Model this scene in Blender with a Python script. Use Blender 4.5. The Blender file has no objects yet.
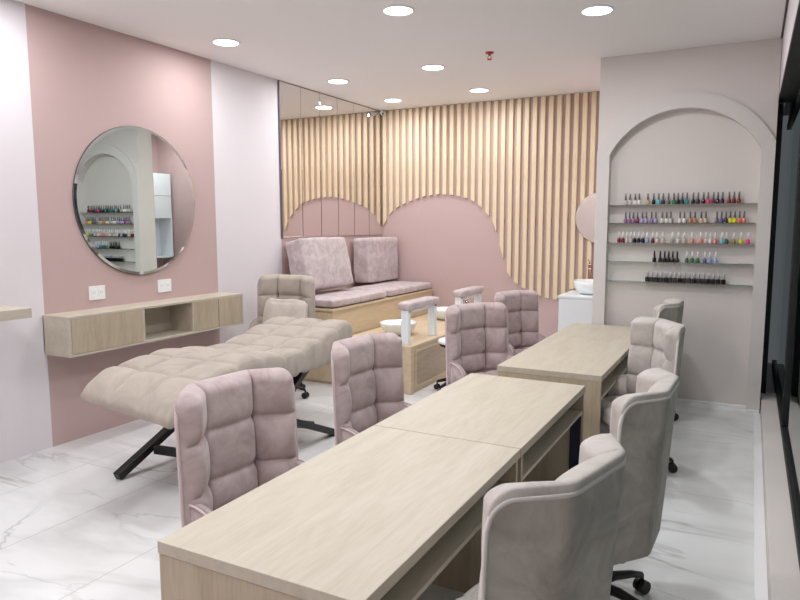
import bpy, bmesh, math, random
from mathutils import Vector, Matrix
PI = math.pi
scene = bpy.context.scene
COL = scene.collection
random.seed(7)

# ---------------------------------------------------------------- camera
YAW, PITCH, ROLL, FPX = -0.485, -0.1147, -0.0016, 664.8
CAM = Vector((4.573, 0.0, 1.6675))
fw = Vector((math.sin(YAW)*math.cos(PITCH), math.cos(YAW)*math.cos(PITCH), math.sin(PITCH)))
rt = Vector((math.cos(YAW), -math.sin(YAW), 0)); up = rt.cross(fw)
r2 = rt*math.cos(ROLL) + up*math.sin(ROLL); u2 = -rt*math.sin(ROLL) + up*math.cos(ROLL)
cd = bpy.data.cameras.new('camera'); cam = bpy.data.objects.new('camera', cd); COL.objects.link(cam)
cam.matrix_world = Matrix(((r2.x, u2.x, -fw.x, CAM.x), (r2.y, u2.y, -fw.y, CAM.y), (r2.z, u2.z, -fw.z, CAM.z), (0, 0, 0, 1)))
cd.sensor_width = 36; cd.lens = FPX/800*36; cd.clip_start = 0.02
scene.camera = cam

# ---------------------------------------------------------------- world, exposure
LIGHT_W = 11.6
w = bpy.data.worlds.new('world'); scene.world = w; w.use_nodes = True
w.node_tree.nodes['Background'].inputs[0].default_value = (.55, .6, .65, 1)
w.node_tree.nodes['Background'].inputs[1].default_value = .14
vs = scene.view_settings
vs.view_transform = 'Standard'; vs.look = 'None'; vs.gamma = 1; vs.use_curve_mapping = False
vs.exposure = 0.0

# ---------------------------------------------------------------- materials
def lin(c):
    return tuple(((x/255)/12.92 if x/255 <= .04045 else ((x/255+.055)/1.055)**2.4) for x in c)
def nodes(name):
    m = bpy.data.materials.new(name); m.use_nodes = True
    nt = m.node_tree; return m, nt, nt.nodes['Principled BSDF']
def plain(name, c, rough=.5, metal=0, spec=.5, bump=0, bscale=200, coat=0):
    m, nt, b = nodes(name)
    b.inputs['Base Color'].default_value = (*lin(c), 1)
    b.inputs['Roughness'].default_value = rough; b.inputs['Metallic'].default_value = metal
    b.inputs['Specular IOR Level'].default_value = spec; b.inputs['Coat Weight'].default_value = coat
    if bump:
        n = nt.nodes.new('ShaderNodeTexNoise'); n.inputs['Scale'].default_value = bscale
        tc = nt.nodes.new('ShaderNodeTexCoord'); nt.links.new(tc.outputs['Object'], n.inputs['Vector'])
        bp = nt.nodes.new('ShaderNodeBump'); bp.inputs['Strength'].default_value = bump; bp.inputs['Distance'].default_value = .002
        nt.links.new(n.outputs['Fac'], bp.inputs['Height']); nt.links.new(bp.outputs['Normal'], b.inputs['Normal'])
    return m
def ramp(nt, stops):
    r = nt.nodes.new('ShaderNodeValToRGB'); cr = r.color_ramp
    while len(cr.elements) < len(stops): cr.elements.new(.5)
    for e, (p, c) in zip(cr.elements, stops): e.position = p; e.color = (*lin(c), 1)
    return r
def wood(name, dark, mid, light, axis='Y', scale=1.0, knots=0):
    m, nt, b = nodes(name)
    tc = nt.nodes.new('ShaderNodeTexCoord'); mp = nt.nodes.new('ShaderNodeMapping')
    s = {'X': (1, 9, 9), 'Y': (9, 1, 9), 'Z': (9, 9, 1)}[axis]
    mp.inputs['Scale'].default_value = tuple(v*scale for v in s)
    nt.links.new(tc.outputs['Object'], mp.inputs['Vector'])
    n1 = nt.nodes.new('ShaderNodeTexNoise'); n1.inputs['Scale'].default_value = 1.3; n1.inputs['Detail'].default_value = 7; n1.inputs['Roughness'].default_value = .62; n1.inputs['Distortion'].default_value = .6
    nt.links.new(mp.outputs[0], n1.inputs['Vector'])
    n2 = nt.nodes.new('ShaderNodeTexNoise'); n2.inputs['Scale'].default_value = 9; n2.inputs['Detail'].default_value = 4
    nt.links.new(mp.outputs[0], n2.inputs['Vector'])
    mx = nt.nodes.new('ShaderNodeMix'); mx.data_type = 'FLOAT'; mx.inputs[0].default_value = .35
    nt.links.new(n1.outputs['Fac'], mx.inputs[2]); nt.links.new(n2.outputs['Fac'], mx.inputs[3])
    r = ramp(nt, [(.3, dark), (.5, mid), (.7, light)])
    nt.links.new(mx.outputs[0], r.inputs[0]); out = r.outputs[0]
    if knots:
        mp2 = nt.nodes.new('ShaderNodeMapping'); mp2.inputs['Scale'].default_value = (6, 6, 2.2)
        nt.links.new(tc.outputs['Object'], mp2.inputs['Vector'])
        v = nt.nodes.new('ShaderNodeTexVoronoi'); v.inputs['Scale'].default_value = 1.0
        nt.links.new(mp2.outputs[0], v.inputs['Vector'])
        rr = nt.nodes.new('ShaderNodeMapRange'); rr.inputs[1].default_value = .05; rr.inputs[2].default_value = .16; rr.inputs[3].default_value = knots; rr.inputs[4].default_value = 0
        nt.links.new(v.outputs['Distance'], rr.inputs[0])
        mc = nt.nodes.new('ShaderNodeMix'); mc.data_type = 'RGBA'; mc.inputs[7].default_value = (*lin((176, 128, 84)), 1)
        nt.links.new(rr.outputs[0], mc.inputs[0]); nt.links.new(out, mc.inputs[6]); out = mc.outputs[2]
    nt.links.new(out, b.inputs['Base Color']); b.inputs['Roughness'].default_value = .45
    b.inputs['Specular IOR Level'].default_value = .4
    bp = nt.nodes.new('ShaderNodeBump'); bp.inputs['Strength'].default_value = .08; bp.inputs['Distance'].default_value = .002
    nt.links.new(mx.outputs[0], bp.inputs['Height']); nt.links.new(bp.outputs['Normal'], b.inputs['Normal'])
    return m
def velvet(name, dark, light, sheen=.5, scale=7, stain=None):
    m, nt, b = nodes(name)
    tc = nt.nodes.new('ShaderNodeTexCoord')
    n1 = nt.nodes.new('ShaderNodeTexNoise'); n1.inputs['Scale'].default_value = scale; n1.inputs['Detail'].default_value = 5; n1.inputs['Roughness'].default_value = .6; n1.inputs['Distortion'].default_value = 1.2
    nt.links.new(tc.outputs['Object'], n1.inputs['Vector'])
    r = ramp(nt, [(.33, dark), (.66, light)]); nt.links.new(n1.outputs['Fac'], r.inputs[0])
    nt.links.new(r.outputs[0], b.inputs['Base Color'])
    b.inputs['Roughness'].default_value = .85; b.inputs['Specular IOR Level'].default_value = .15
    b.inputs['Sheen Weight'].default_value = sheen; b.inputs['Sheen Roughness'].default_value = .35
    b.inputs['Sheen Tint'].default_value = (1, .97, .96, 1)
    n2 = nt.nodes.new('ShaderNodeTexNoise'); n2.inputs['Scale'].default_value = 35; n2.inputs['Detail'].default_value = 3
    nt.links.new(tc.outputs['Object'], n2.inputs['Vector'])
    bp = nt.nodes.new('ShaderNodeBump'); bp.inputs['Strength'].default_value = .25; bp.inputs['Distance'].default_value = .004
    nt.links.new(n2.outputs['Fac'], bp.inputs['Height']); nt.links.new(bp.outputs['Normal'], b.inputs['Normal'])
    return m
def marble(name):
    m, nt, b = nodes(name)
    tc = nt.nodes.new('ShaderNodeTexCoord')
    mp = nt.nodes.new('ShaderNodeMapping'); mp.inputs['Rotation'].default_value = (0, 0, .7); mp.inputs['Scale'].default_value = (.55, 1.25, 1)
    nt.links.new(tc.outputs['Object'], mp.inputs['Vector'])
    def vein(scale, width, dist, detail, strength):
        n = nt.nodes.new('ShaderNodeTexNoise'); n.inputs['Scale'].default_value = scale; n.inputs['Detail'].default_value = detail
        n.inputs['Roughness'].default_value = .55; n.inputs['Distortion'].default_value = dist
        nt.links.new(mp.outputs[0], n.inputs['Vector'])
        s = nt.nodes.new('ShaderNodeMath'); s.operation = 'SUBTRACT'; s.inputs[1].default_value = .5
        a = nt.nodes.new('ShaderNodeMath'); a.operation = 'ABSOLUTE'
        nt.links.new(n.outputs['Fac'], s.inputs[0]); nt.links.new(s.outputs[0], a.inputs[0])
        r = nt.nodes.new('ShaderNodeMapRange'); r.inputs[1].default_value = 0; r.inputs[2].default_value = width; r.inputs[3].default_value = strength; r.inputs[4].default_value = 0
        nt.links.new(a.outputs[0], r.inputs[0]); return r.outputs[0]
    v1 = vein(1.0, .014, .7, 5, .55); v2 = vein(.8, .09, .8, 4, .26)
    mask = nt.nodes.new('ShaderNodeTexNoise'); mask.inputs['Scale'].default_value = 1.1
    nt.links.new(tc.outputs['Object'], mask.inputs['Vector'])
    mr = nt.nodes.new('ShaderNodeMapRange'); mr.inputs[1].default_value = .42; mr.inputs[2].default_value = .62
    nt.links.new(mask.outputs['Fac'], mr.inputs[0])
    mm = nt.nodes.new('ShaderNodeMath'); mm.operation = 'MULTIPLY'; nt.links.new(v1, mm.inputs[0]); nt.links.new(mr.outputs[0], mm.inputs[1])
    ad = nt.nodes.new('ShaderNodeMath'); ad.operation = 'ADD'; ad.use_clamp = True
    nt.links.new(mm.outputs[0], ad.inputs[0]); nt.links.new(v2, ad.inputs[1])
    r = ramp(nt, [(0, (236, 237, 238)), (.3, (218, 219, 220)), (.9, (158, 157, 156))])
    nt.links.new(ad.outputs[0], r.inputs[0])
    br = nt.nodes.new('ShaderNodeTexBrick'); br.offset = 0; br.inputs['Scale'].default_value = 1; br.inputs['Mortar Size'].default_value = .0025
    br.inputs['Brick Width'].default_value = 1.38; br.inputs['Row Height'].default_value = .69; br.inputs['Mortar Smooth'].default_value = .2
    rot = nt.nodes.new('ShaderNodeMapping'); rot.inputs['Rotation'].default_value = (0, 0, PI/2); rot.inputs['Location'].default_value = (.2, .15, 0)
    nt.links.new(tc.outputs['Object'], rot.inputs['Vector']); nt.links.new(rot.outputs[0], br.inputs['Vector'])
    mx = nt.nodes.new('ShaderNodeMix'); mx.data_type = 'RGBA'; mx.inputs[7].default_value = (*lin((188, 188, 190)), 1)
    nt.links.new(br.outputs['Fac'], mx.inputs[0]); nt.links.new(r.outputs[0], mx.inputs[6]); nt.links.new(mx.outputs[2], b.inputs['Base Color'])
    b.inputs['Roughness'].default_value = .16; b.inputs['Specular IOR Level'].default_value = .5
    return m
def emit(name, c, s):
    m, nt, b = nodes(name); b.inputs['Base Color'].default_value = (.8, .8, .8, 1)
    b.inputs['Emission Color'].default_value = (*c, 1); b.inputs['Emission Strength'].default_value = s
    return m
def thin_glass(name, c, boost=1.0):
    m = bpy.data.materials.new(name); m.use_nodes = True; nt = m.node_tree; nt.nodes.clear()
    o = nt.nodes.new('ShaderNodeOutputMaterial'); t = nt.nodes.new('ShaderNodeBsdfTransparent'); t.inputs[0].default_value = (*c, 1)
    g = nt.nodes.new('ShaderNodeBsdfGlossy'); g.inputs['Roughness'].default_value = .01; g.inputs[0].default_value = (.95, 1, .98, 1)
    f = nt.nodes.new('ShaderNodeFresnel'); f.inputs[0].default_value = 1.5*boost; mx = nt.nodes.new('ShaderNodeMixShader')
    nt.links.new(f.outputs[0], mx.inputs[0]); nt.links.new(t.outputs[0], mx.inputs[1]); nt.links.new(g.outputs[0], mx.inputs[2]); nt.links.new(mx.outputs[0], o.inputs[0]); return m
def glass(name, c, rough=0.0, ior=1.45):
    m, nt, b = nodes(name); b.inputs['Base Color'].default_value = (*c, 1)
    b.inputs['Transmission Weight'].default_value = 1; b.inputs['Roughness'].default_value = rough; b.inputs['IOR'].default_value = ior
    return m

M = dict(
    white_wall=plain('white_paint', (228, 222, 227), .7, bump=.03),
    pink_wall=plain('pink_paint', (196, 170, 168), .7, bump=.03),
    pier=plain('pale_pink_grey_paint', (221, 214, 211), .7, bump=.03),
    arch=plain('arch_paint', (219, 214, 212), .7, bump=.02),
    ceil=plain('ceiling_paint', (246, 244, 244), .9),
    trim=plain('white_trim', (240, 240, 242), .4),
    front=plain('front_wall_paint', (226, 196, 192), .7),
    floor=marble('white_marble'),
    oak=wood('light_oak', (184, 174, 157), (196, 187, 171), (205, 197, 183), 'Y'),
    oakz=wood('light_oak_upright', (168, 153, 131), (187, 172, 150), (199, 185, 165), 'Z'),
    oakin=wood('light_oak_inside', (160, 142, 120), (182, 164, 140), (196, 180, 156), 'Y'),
    oakw=wood('warm_oak', (196, 174, 144), (212, 192, 162), (222, 204, 178), 'Y'),
    pine=wood('pine', (214, 192, 156), (228, 210, 176), (236, 222, 196), 'Z', 1.0, .75),
    black=plain('black_metal', (26, 27, 29), .4, spec=.4),
    frame=plain('black_window_frame', (20, 23, 26), .6),
    plastic=plain('black_plastic', (24, 24, 26), .45),
    chrome=plain('chrome', (205, 205, 208), .18, 1),
    copper=plain('rose_metal', (190, 150, 140), .2, 1),
    porcelain=plain('white_porcelain', (240, 246, 246), .12, spec=.6, coat=.4),
    lacquer=plain('white_lacquer', (236, 242, 246), .3),
    plate=plain('white_plastic', (240, 243, 244), .35),
    wallmirror=plain('wall_mirror_silver', (236, 233, 230), .012, 1),
    mirror=plain('mirror_silver', (226, 238, 236), .012, 1),
    bevel=plain('mirror_bevel', (214, 224, 224), .06, 1),
    pillow=velvet('pale_beige_velvet', (190, 180, 170), (206, 197, 188), .3, 5),
    navy=plain('dark_blue', (34, 38, 60), .6),
    teal_reflect=plain('dark_teal_reflection', (84, 100, 102), .3),
    strip=plain('grey_strip', (96, 90, 98), .4), slot=plain('socket_grey', (150, 152, 155), .5),  # muted grey for the mirror edge and the socket slots
    red=plain('red_plastic', (180, 20, 40), .4),
    velp=velvet('dusty_pink_velvet', (172, 153, 153), (198, 181, 182), .4),
    velg=velvet('silver_pink_velvet', (182, 175, 170), (204, 198, 193), .3),
    velgo=velvet('silver_pink_velvet_outside', (168, 160, 152), (202, 195, 187), .2, 6),
    velc=velvet('beige_velvet', (168, 158, 148), (186, 175, 165), .3, 4),
    velm=velvet('crushed_mauve_velvet', (180, 165, 166), (208, 195, 197), .4, 9),
    pipe_p=plain('pink_piping', (214, 194, 196), .7),
    pipe_g=plain('grey_piping', (226, 221, 217), .7),
    lamp=emit('lamp_glow', (.97, .99, 1), 7.0),
    shelfglass=thin_glass('shelf_glass', (.88, .95, .93)),
    pane=thin_glass('window_glass', (.88, .93, .92)),
    dark=plain('dark_corridor', (62, 66, 68), .6),
    corr=plain('corridor_wall', (120, 122, 122), .6),
)

# ---------------------------------------------------------------- helpers
def obj(name, bm, m, parent=None, smooth=False, loc=None, mats=None):
    me = bpy.data.meshes.new(name); bm.to_mesh(me); bm.free()
    if smooth:
        for p in me.polygons: p.use_smooth = True
    for mm in (mats or [m]): me.materials.append(mm)
    o = bpy.data.objects.new(name, me); COL.objects.link(o)
    if parent: o.parent = parent
    if loc: o.location = loc
    return o
def tag(o, label, cat, group=None):
    o['label'] = label; o['category'] = cat
    if group: o['group'] = group
    return o
def empty(name, loc, rz=0, label=None, cat=None, group=None):
    o = bpy.data.objects.new(name, None); COL.objects.link(o); o.empty_display_size = .1
    o.location = loc; o.rotation_euler = (0, 0, rz)
    if label: tag(o, label, cat, group)
    return o
def struct(name, bm, m, smooth=False):
    o = obj(name, bm, m, smooth=smooth); o['kind'] = 'structure'; return o
def copy_tree(o, parent=None):
    c = o.copy()
    if c.type == 'MESH' and o.data.name in CLEAN: c.data = CLEAN[o.data.name]
    COL.objects.link(c)
    if parent: c.parent = parent
    for ch in [x for x in KIDS.get(o.name, [])]: copy_tree(ch, c)
    return c
KIDS = {}; CLEAN = {}
def index_kids(root):
    for ch in [x for x in bpy.data.objects if x.parent == root]:
        KIDS.setdefault(root.name, []).append(ch); index_kids(ch)
def box(bm, x0, x1, y0, y1, z0, z1, bev=0, seg=2):
    t = bmesh.new(); bmesh.ops.create_cube(t, size=1)
    for v in t.verts: v.co = Vector(((x0+x1)/2+v.co.x*(x1-x0), (y0+y1)/2+v.co.y*(y1-y0), (z0+z1)/2+v.co.z*(z1-z0)))
    if bev: bmesh.ops.bevel(t, geom=t.edges[:], offset=bev, segments=seg, affect='EDGES', profile=.5)
    me = bpy.data.meshes.new('t'); t.to_mesh(me); t.free(); bm.from_mesh(me); bpy.data.meshes.remove(me)
    return bm
def B(*a, **k): return box(bmesh.new(), *a, **k)
def add(bm, t, mat=None):
    if mat is not None: bmesh.ops.transform(t, matrix=mat, verts=t.verts[:])
    me = bpy.data.meshes.new('t'); t.to_mesh(me); t.free(); bm.from_mesh(me); bpy.data.meshes.remove(me)
def lathe(bm, prof, n=24, c=(0, 0, 0)):
    rings = []
    for r, z in prof:
        if r < 1e-6: rings.append([bm.verts.new((c[0], c[1], c[2]+z))])
        else: rings.append([bm.verts.new((c[0]+r*math.cos(2*PI*i/n), c[1]+r*math.sin(2*PI*i/n), c[2]+z)) for i in range(n)])
    for a, b in zip(rings, rings[1:]):
        for i in range(n):
            j = (i+1) % n
            q = [a[i % len(a)], a[j % len(a)], b[j % len(b)], b[i % len(b)]]
            u = []
            for v in q:
                if v not in u: u.append(v)
            if len(u) > 2: bm.faces.new(u)
    return bm
def tube(bm, pts, r, n=8):
    pts = [Vector(p) for p in pts]; rings = []
    t0 = (pts[1]-pts[0]).normalized()
    ref = Vector((0, 0, 1)) if abs(t0.z) < .9 else Vector((1, 0, 0))
    nrm = (ref - t0*ref.dot(t0)).normalized()
    for i, p in enumerate(pts):
        t = (pts[min(i+1, len(pts)-1)] - pts[max(i-1, 0)]).normalized()
        nrm = (nrm - t*nrm.dot(t)).normalized(); bi = t.cross(nrm)
        rr = r[i] if isinstance(r, (list, tuple)) else r
        rings.append([bm.verts.new(p + (nrm*math.cos(2*PI*k/n) + bi*math.sin(2*PI*k/n))*rr) for k in range(n)])
    for a, b in zip(rings, rings[1:]):
        for k in range(n): bm.faces.new((a[k], a[(k+1) % n], b[(k+1) % n], b[k]))
    bm.faces.new(rings[0][::-1]); bm.faces.new(rings[-1]); return bm
def bar(bm, a, b, wd, th, bev=0):
    a, b = Vector(a), Vector(b); d = b-a; L = d.length; x = d.normalized()
    z = Vector((0, 0, 1)); y = z.cross(x).normalized(); z = x.cross(y)
    t = B(-L/2, L/2, -wd/2, wd/2, -th/2, th/2, bev=bev)
    c = (a+b)/2
    add(bm, t, Matrix(((x.x, y.x, z.x, c.x), (x.y, y.y, z.y, c.y), (x.z, y.z, z.z, c.z), (0, 0, 0, 1)))); return bm
def prism(bm, poly, z0, z1, axis='Z'):
    """poly of 2D points extruded; axis Z: (x,y)@z ; axis Y: (x,z)@y ; axis X: (y,z)@x"""
    f = {'Z': lambda p, t: (p[0], p[1], t), 'Y': lambda p, t: (p[0], t, p[1]), 'X': lambda p, t: (t, p[0], p[1])}[axis]
    a = [bm.verts.new(f(p, z0)) for p in poly]; b = [bm.verts.new(f(p, z1)) for p in poly]
    n = len(poly); bm.faces.new(a); bm.faces.new(b[::-1])
    for i in range(n): bm.faces.new((a[i], b[i], b[(i+1) % n], a[(i+1) % n]))
    bmesh.ops.recalc_face_normals(bm, faces=bm.faces[:]); return bm
def pad(W, H, T, nx, ny, puff, r=.03, bottom=True, seam=.006):
    """tufted cushion lying in XY (0..W,0..H), thickness T in Z; nx x ny puffs"""
    bm = bmesh.new(); NX, NY = max(10, nx*9), max(10, ny*9)
    def hgt(x, y):
        e = min(x, W-x, y, H-y); f = 1 if e >= r else math.sqrt(max(0, 1-(1-e/r)**2))
        u = (x/W*nx) % 1; v = (y/H*ny) % 1
        if x >= W: u = 0
        c = (max(0, 4*u*(1-u))**.42)*(max(0, 4*v*(1-v))**.42)
        return T*f*(1) + puff*(c-1)*min(1, f*1)
    def grid(n, L):
        s = []
        for i in range(n+1):
            s.append(i/n*L)
        s = sorted(set([round(q, 5) for q in s] + [round(q, 5) for q in (.001, .3*r, L-.3*r, L-.001)])); return s
    gx, gy = grid(NX, W), grid(NY, H)
    top = [[bm.verts.new((x, y, hgt(x, y))) for y in gy] for x in gx]
    for i in range(len(gx)-1):
        for j in range(len(gy)-1): bm.faces.new((top[i][j], top[i+1][j], top[i+1][j+1], top[i][j+1]))
    if bottom:
        ring = [top[i][0] for i in range(len(gx))] + [top[-1][j] for j in range(1, len(gy))] + [top[i][-1] for i in range(len(gx)-2, -1, -1)] + [top[0][j] for j in range(len(gy)-2, 0, -1)]
        low = [bm.verts.new((v.co.x, v.co.y, -T*.15)) for v in ring]
        n = len(ring)
        for i in range(n): bm.faces.new((ring[i], low[i], low[(i+1) % n], ring[(i+1) % n]))
        bm.faces.new(low)
    bmesh.ops.recalc_face_normals(bm, faces=bm.faces[:]); return bm
def soft_box(x0, x1, y0, y1, z0, z1, r=.04, bulge=.012, n=12, wr=0.004, seed=0):
    """upholstered cushion with rounded edges, gently bulged faces and slight wrinkles"""
    t = bmesh.new(); bmesh.ops.create_cube(t, size=2)
    bmesh.ops.subdivide_edges(t, edges=t.edges[:], cuts=n, use_grid_fill=True)
    hx, hy, hz = (x1-x0)/2, (y1-y0)/2, (z1-z0)/2; c = Vector(((x0+x1)/2, (y0+y1)/2, (z0+z1)/2))
    rr = min(r, hx, hy, hz); rnd = random.Random(seed); ph = [rnd.uniform(0, 6) for _ in range(6)]
    for v in t.verts:
        p = Vector((v.co.x*hx, v.co.y*hy, v.co.z*hz)); q = Vector((max(-hx+rr, min(hx-rr, p.x)), max(-hy+rr, min(hy-rr, p.y)), max(-hz+rr, min(hz-rr, p.z))))
        d = p-q; u = v.co
        if d.length > 1e-9: d = d.normalized()
        b = bulge*((1-u.x**2)*(1-u.y**2) + (1-u.y**2)*(1-u.z**2) + (1-u.x**2)*(1-u.z**2))
        wv = wr*(math.sin(p.x*23+ph[0]+2*math.sin(p.z*17+ph[1])) + math.sin(p.y*29+ph[2]+2*math.sin(p.x*13+p.z*11+ph[3])))
        v.co = c + q + d*(rr + b + wv)
    return t

# ================================================================ SETTING
H, D, XR, YF = 3.195, 8.1415, 4.715, -1.6
struct('floor', B(-.12, 5.0, YF-.1, D+.2, -.1, 0), M['floor'])
struct('ceiling', B(-.12, 4.98, YF-.1, D+.1, H, H+.1), M['ceil'])
# left wall in painted bands
struct('wall_left', B(-.12, 0, YF-.1, 3.0685, 0, H), M['white_wall'])
struct('wall_left_pink', B(-.12, 0, 3.0685, 4.878, 0, H), M['pink_wall'])
struct('wall_left_pale', B(-.12, 0, 4.878, 5.885, 0, H), M['white_wall'])
struct('wall_left_bench', B(-.12, 0, 5.885, D+.1, 0, H), M['pink_wall'])
struct('wall_back', B(-.12, 4.72, D, D+.1, 0, H), M['pink_wall'])
struct('wall_front', B(-.12, 4.9, YF-.1, YF, 0, H), M['front'])
# right side: low wall, band over the window
struct('wall_right', B(4.722, 5.0, YF, 6.86, 0, .12, bev=.004), M['pier'])
struct('trim_5', B(4.765, 5.0, 6.862, 8.35, 0, .118), M['teal_reflect'])  # threshold block, the floor's reflection put into its teal colour
struct('wall_right_header', B(4.715, 4.98, YF, 6.79, 2.73, H), M['white_wall'])
struct('wall_right_alcove', B(4.70, 4.713, 6.80, D, 0, H), M['pink_wall'])
struct('ceiling_shadow_gap', B(4.70, 4.7145, YF, 6.54, H-.007, H-.0005), M['black'])  # black strip laid in as the shade of the slot at the ceiling edge
struct('baseboard_right', B(4.668, 4.7215, YF, 6.50, 0, .006, bev=.002), M['trim'])
# pier with arched niche
XC, HWD = 3.982, .625
def zin(x): return 1.976 + math.sqrt(max(0, .704**2 - (x-XC)**2))
def zout(x): return 2.0 + math.sqrt(max(0, .81**2 - (x-XC)**2))
def arch_slab(bm, x0, x1, zo, y0, y1, n=56):
    """slab y0(front)..y1 over x0..x1, top zo(x), with the arched recess cut out down to the floor"""
    xl, xr = XC-HWD, XC+HWD
    def cols(a, b, k): return [a+(b-a)*i/k for i in range(k+1)]
    def strip(xs, lo, hi):
        F = [[bm.verts.new((x, y0, lo(x))), bm.verts.new((x, y0, hi(x))), bm.verts.new((x, y1, hi(x))), bm.verts.new((x, y1, lo(x)))] for x in xs]
        for a, b in zip(F, F[1:]):
            for k in range(4): bm.faces.new((a[k], b[k], b[(k+1) % 4], a[(k+1) % 4]))
        bm.faces.new(F[0]); bm.faces.new(F[-1][::-1])
    strip(cols(x0, xl, 8), lambda x: 0, zo); strip(cols(xl, xr, n), zin, zo); strip(cols(xr, x1, 8), lambda x: 0, zo)
    bmesh.ops.recalc_face_normals(bm, faces=bm.faces[:])
bm = B(3.243, 4.712, 6.63, 6.79, 0, H); arch_slab(bm, 3.243, 4.712, lambda x: H, 6.545, 6.63); struct('wall_pier', bm, M['pier']); struct('wall_pier_back', B(3.25, 4.712, 6.791, 6.80, 0, H), M['pink_wall'])
bm = bmesh.new(); arch_slab(bm, 3.243, 4.712, zout, 6.515, 6.545); struct('trim_1', bm, M['arch'])
bm = B(XC-HWD, XC+HWD, 6.616, 6.63, 0, .028, bev=.002); box(bm, XC+HWD, 4.71, 6.505, 6.515, 0, .028, bev=.002); box(bm, 3.243, XC-HWD, 6.505, 6.515, 0, .028, bev=.002)
struct('baseboard_pier', bm, M['trim'])
# window wall
bm = bmesh.new()
X0, X1 = 4.84, 4.89
box(bm, X0, X1, YF, 8.25, .12, .175, bev=.003); box(bm, 4.716, 4.98, YF, 6.79, 2.70, 2.728, bev=.003); box(bm, X0, X1, YF, 8.25, 2.64, 2.70, bev=.003)
for y in (5.55, 3.3, 1.0, YF+.07): box(bm, X0, X1, y-.02, y+.02, .175, 2.64, bev=.003)
box(bm, 4.7135, 4.76, 6.795, 8.25, .12, 2.70); box(bm, 4.85, 4.98, 6.8, 8.25, 2.70, 3.3)
struct('trim_2', bm, M['frame'])
for i, (a, b) in enumerate(((5.572, 8.15), (3.322, 5.528), (1.022, 3.278), (YF+.09, .978))):
    struct('window_%d' % (i+1), B(4.862, 4.868, a, b, .176, 2.639), M['pane'])
# corridor seen dimly through the glass
for y in (-.5, 1.5, 3.5):  # unseen panels added outside to fill light onto the right-hand chair backs
    root = empty('corridor_fill', (6.2, y, 3.3), 0, 'added unseen fill panel over the corridor outside the window, %s' % {-.5: 'behind the camera', 1.5: 'level with the near tables', 3.5: 'level with the table gap'}[y], 'ceiling light', 'added corridor fill lights')
    obj('light_frame', B(-.32, .32, -.32, .32, -.03, -.001, bev=.003), M['trim'], root); obj('diffuser', B(-.29, .29, -.29, .29, -.034, -.0305), M['lamp'], root)
    ld = bpy.data.lights.new('fill_glow', 'AREA'); ld.size = .56; ld.energy = 35; lo = bpy.data.objects.new('fill_glow', ld); COL.objects.link(lo); lo.parent = root; lo.location = (0, 0, -.04)
struct('floor_corridor', B(5.001, 8.0, YF, 12, -.1, -.02), M['corr'])
struct('wall_corridor', B(8.0, 8.1, YF, 12, 0, 3.4), M['dark'])
struct('ceiling_corridor', B(4.9, 8.0, YF, 12, 3.3, 3.4), M['dark'])

# ================================================================ WALL MIRRORS AND SLATS
seams = [5.895, 6.27, 6.645, 7.02, 7.395, 7.77, 8.135]
for i in range(6):
    bm = B(.001, .012, seams[i]+.003, seams[i+1]-.003, 1.512, H-.012, bev=.0025, seg=1)
    o = obj('wall_mirror', bm, M['wallmirror'])
    tag(o, ['tall frameless mirror strip beside the pale wall, nearest the camera of six', 'second tall mirror strip from the pale painted wall', 'third tall mirror strip from the pale painted wall', 'fourth tall mirror strip, third from the slatted back wall', 'fifth tall mirror strip, second from the slatted back wall', 'narrow tall mirror strip in the corner against the slatted wall'][i], 'mirror', 'mirror strips above the pedicure bench')
tag(obj('mirror_edge_strip', B(.0, .014, 5.875, 5.892, 1.5, H-.005), M['strip']), 'thin dark vertical strip along the edge of the mirror panels', 'trim')
curve = [(.0, 1.60), (.052, 1.66), (.148, 1.81), (.257, 1.891), (.457, 1.969), (.682, 2.031), (.858, 2.053), (1.116, 2.035), (1.326, 1.979), (1.465, 1.888), (1.589, 1.76), (1.654, 1.671), (1.743, 1.367), (1.827, 1.076), (1.909, .951), (2.029, .87), (2.173, .80), (2.326, .755), (2.402, .734), (2.913, .72), (3.6, .72)]
def zc(x):
    for (a, za), (b, zb) in zip(curve, curve[1:]):
        if a <= x <= b: return za+(zb-za)*(x-a)/(b-a)
    return .72
ordw = ['first', 'second', 'third', 'fourth', 'fifth', 'sixth', 'seventh', 'eighth', 'ninth', 'tenth', 'eleventh', 'twelfth', 'thirteenth', 'fourteenth', 'fifteenth', 'sixteenth', 'seventeenth', 'eighteenth', 'nineteenth', 'twentieth', 'twenty-first', 'twenty-second', 'twenty-third', 'twenty-fourth', 'twenty-fifth', 'twenty-sixth', 'twenty-seventh', 'twenty-eighth', 'twenty-ninth', 'thirtieth', 'thirty-first', 'thirty-second', 'thirty-third', 'thirty-fourth']
for i in range(32):
    x = .035 + i*.1; a, b = x, x+.052
    z0, z1 = zc(a), zc(b)
    if x > 2.6: z0 = z1 = .87
    bm = prism(bmesh.new(), [(a, z0), (b, z1), (b, H-.004), (a, H-.004)], D-.035, D-.001, 'Y')
    bmesh.ops.bevel(bm, geom=[e for e in bm.edges if abs(e.verts[0].co.x-e.verts[1].co.x) < 1e-6 and abs(e.verts[0].co.y-e.verts[1].co.y) < 1e-6], offset=.003, segments=1, affect='EDGES')
    for v in bm.verts: v.co.x -= x; 
    o = obj('wall_slat', bm, M['pine'], loc=(x, 0, 0))
    kind = 'short' if x < 1.5 else ('long' if x > 1.7 else 'mid-length')
    tag(o, '%s upright pine slat on the pink back wall, %s from the mirrored corner' % (kind, ordw[i]), 'slat', 'pine slats on the back wall')

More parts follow.
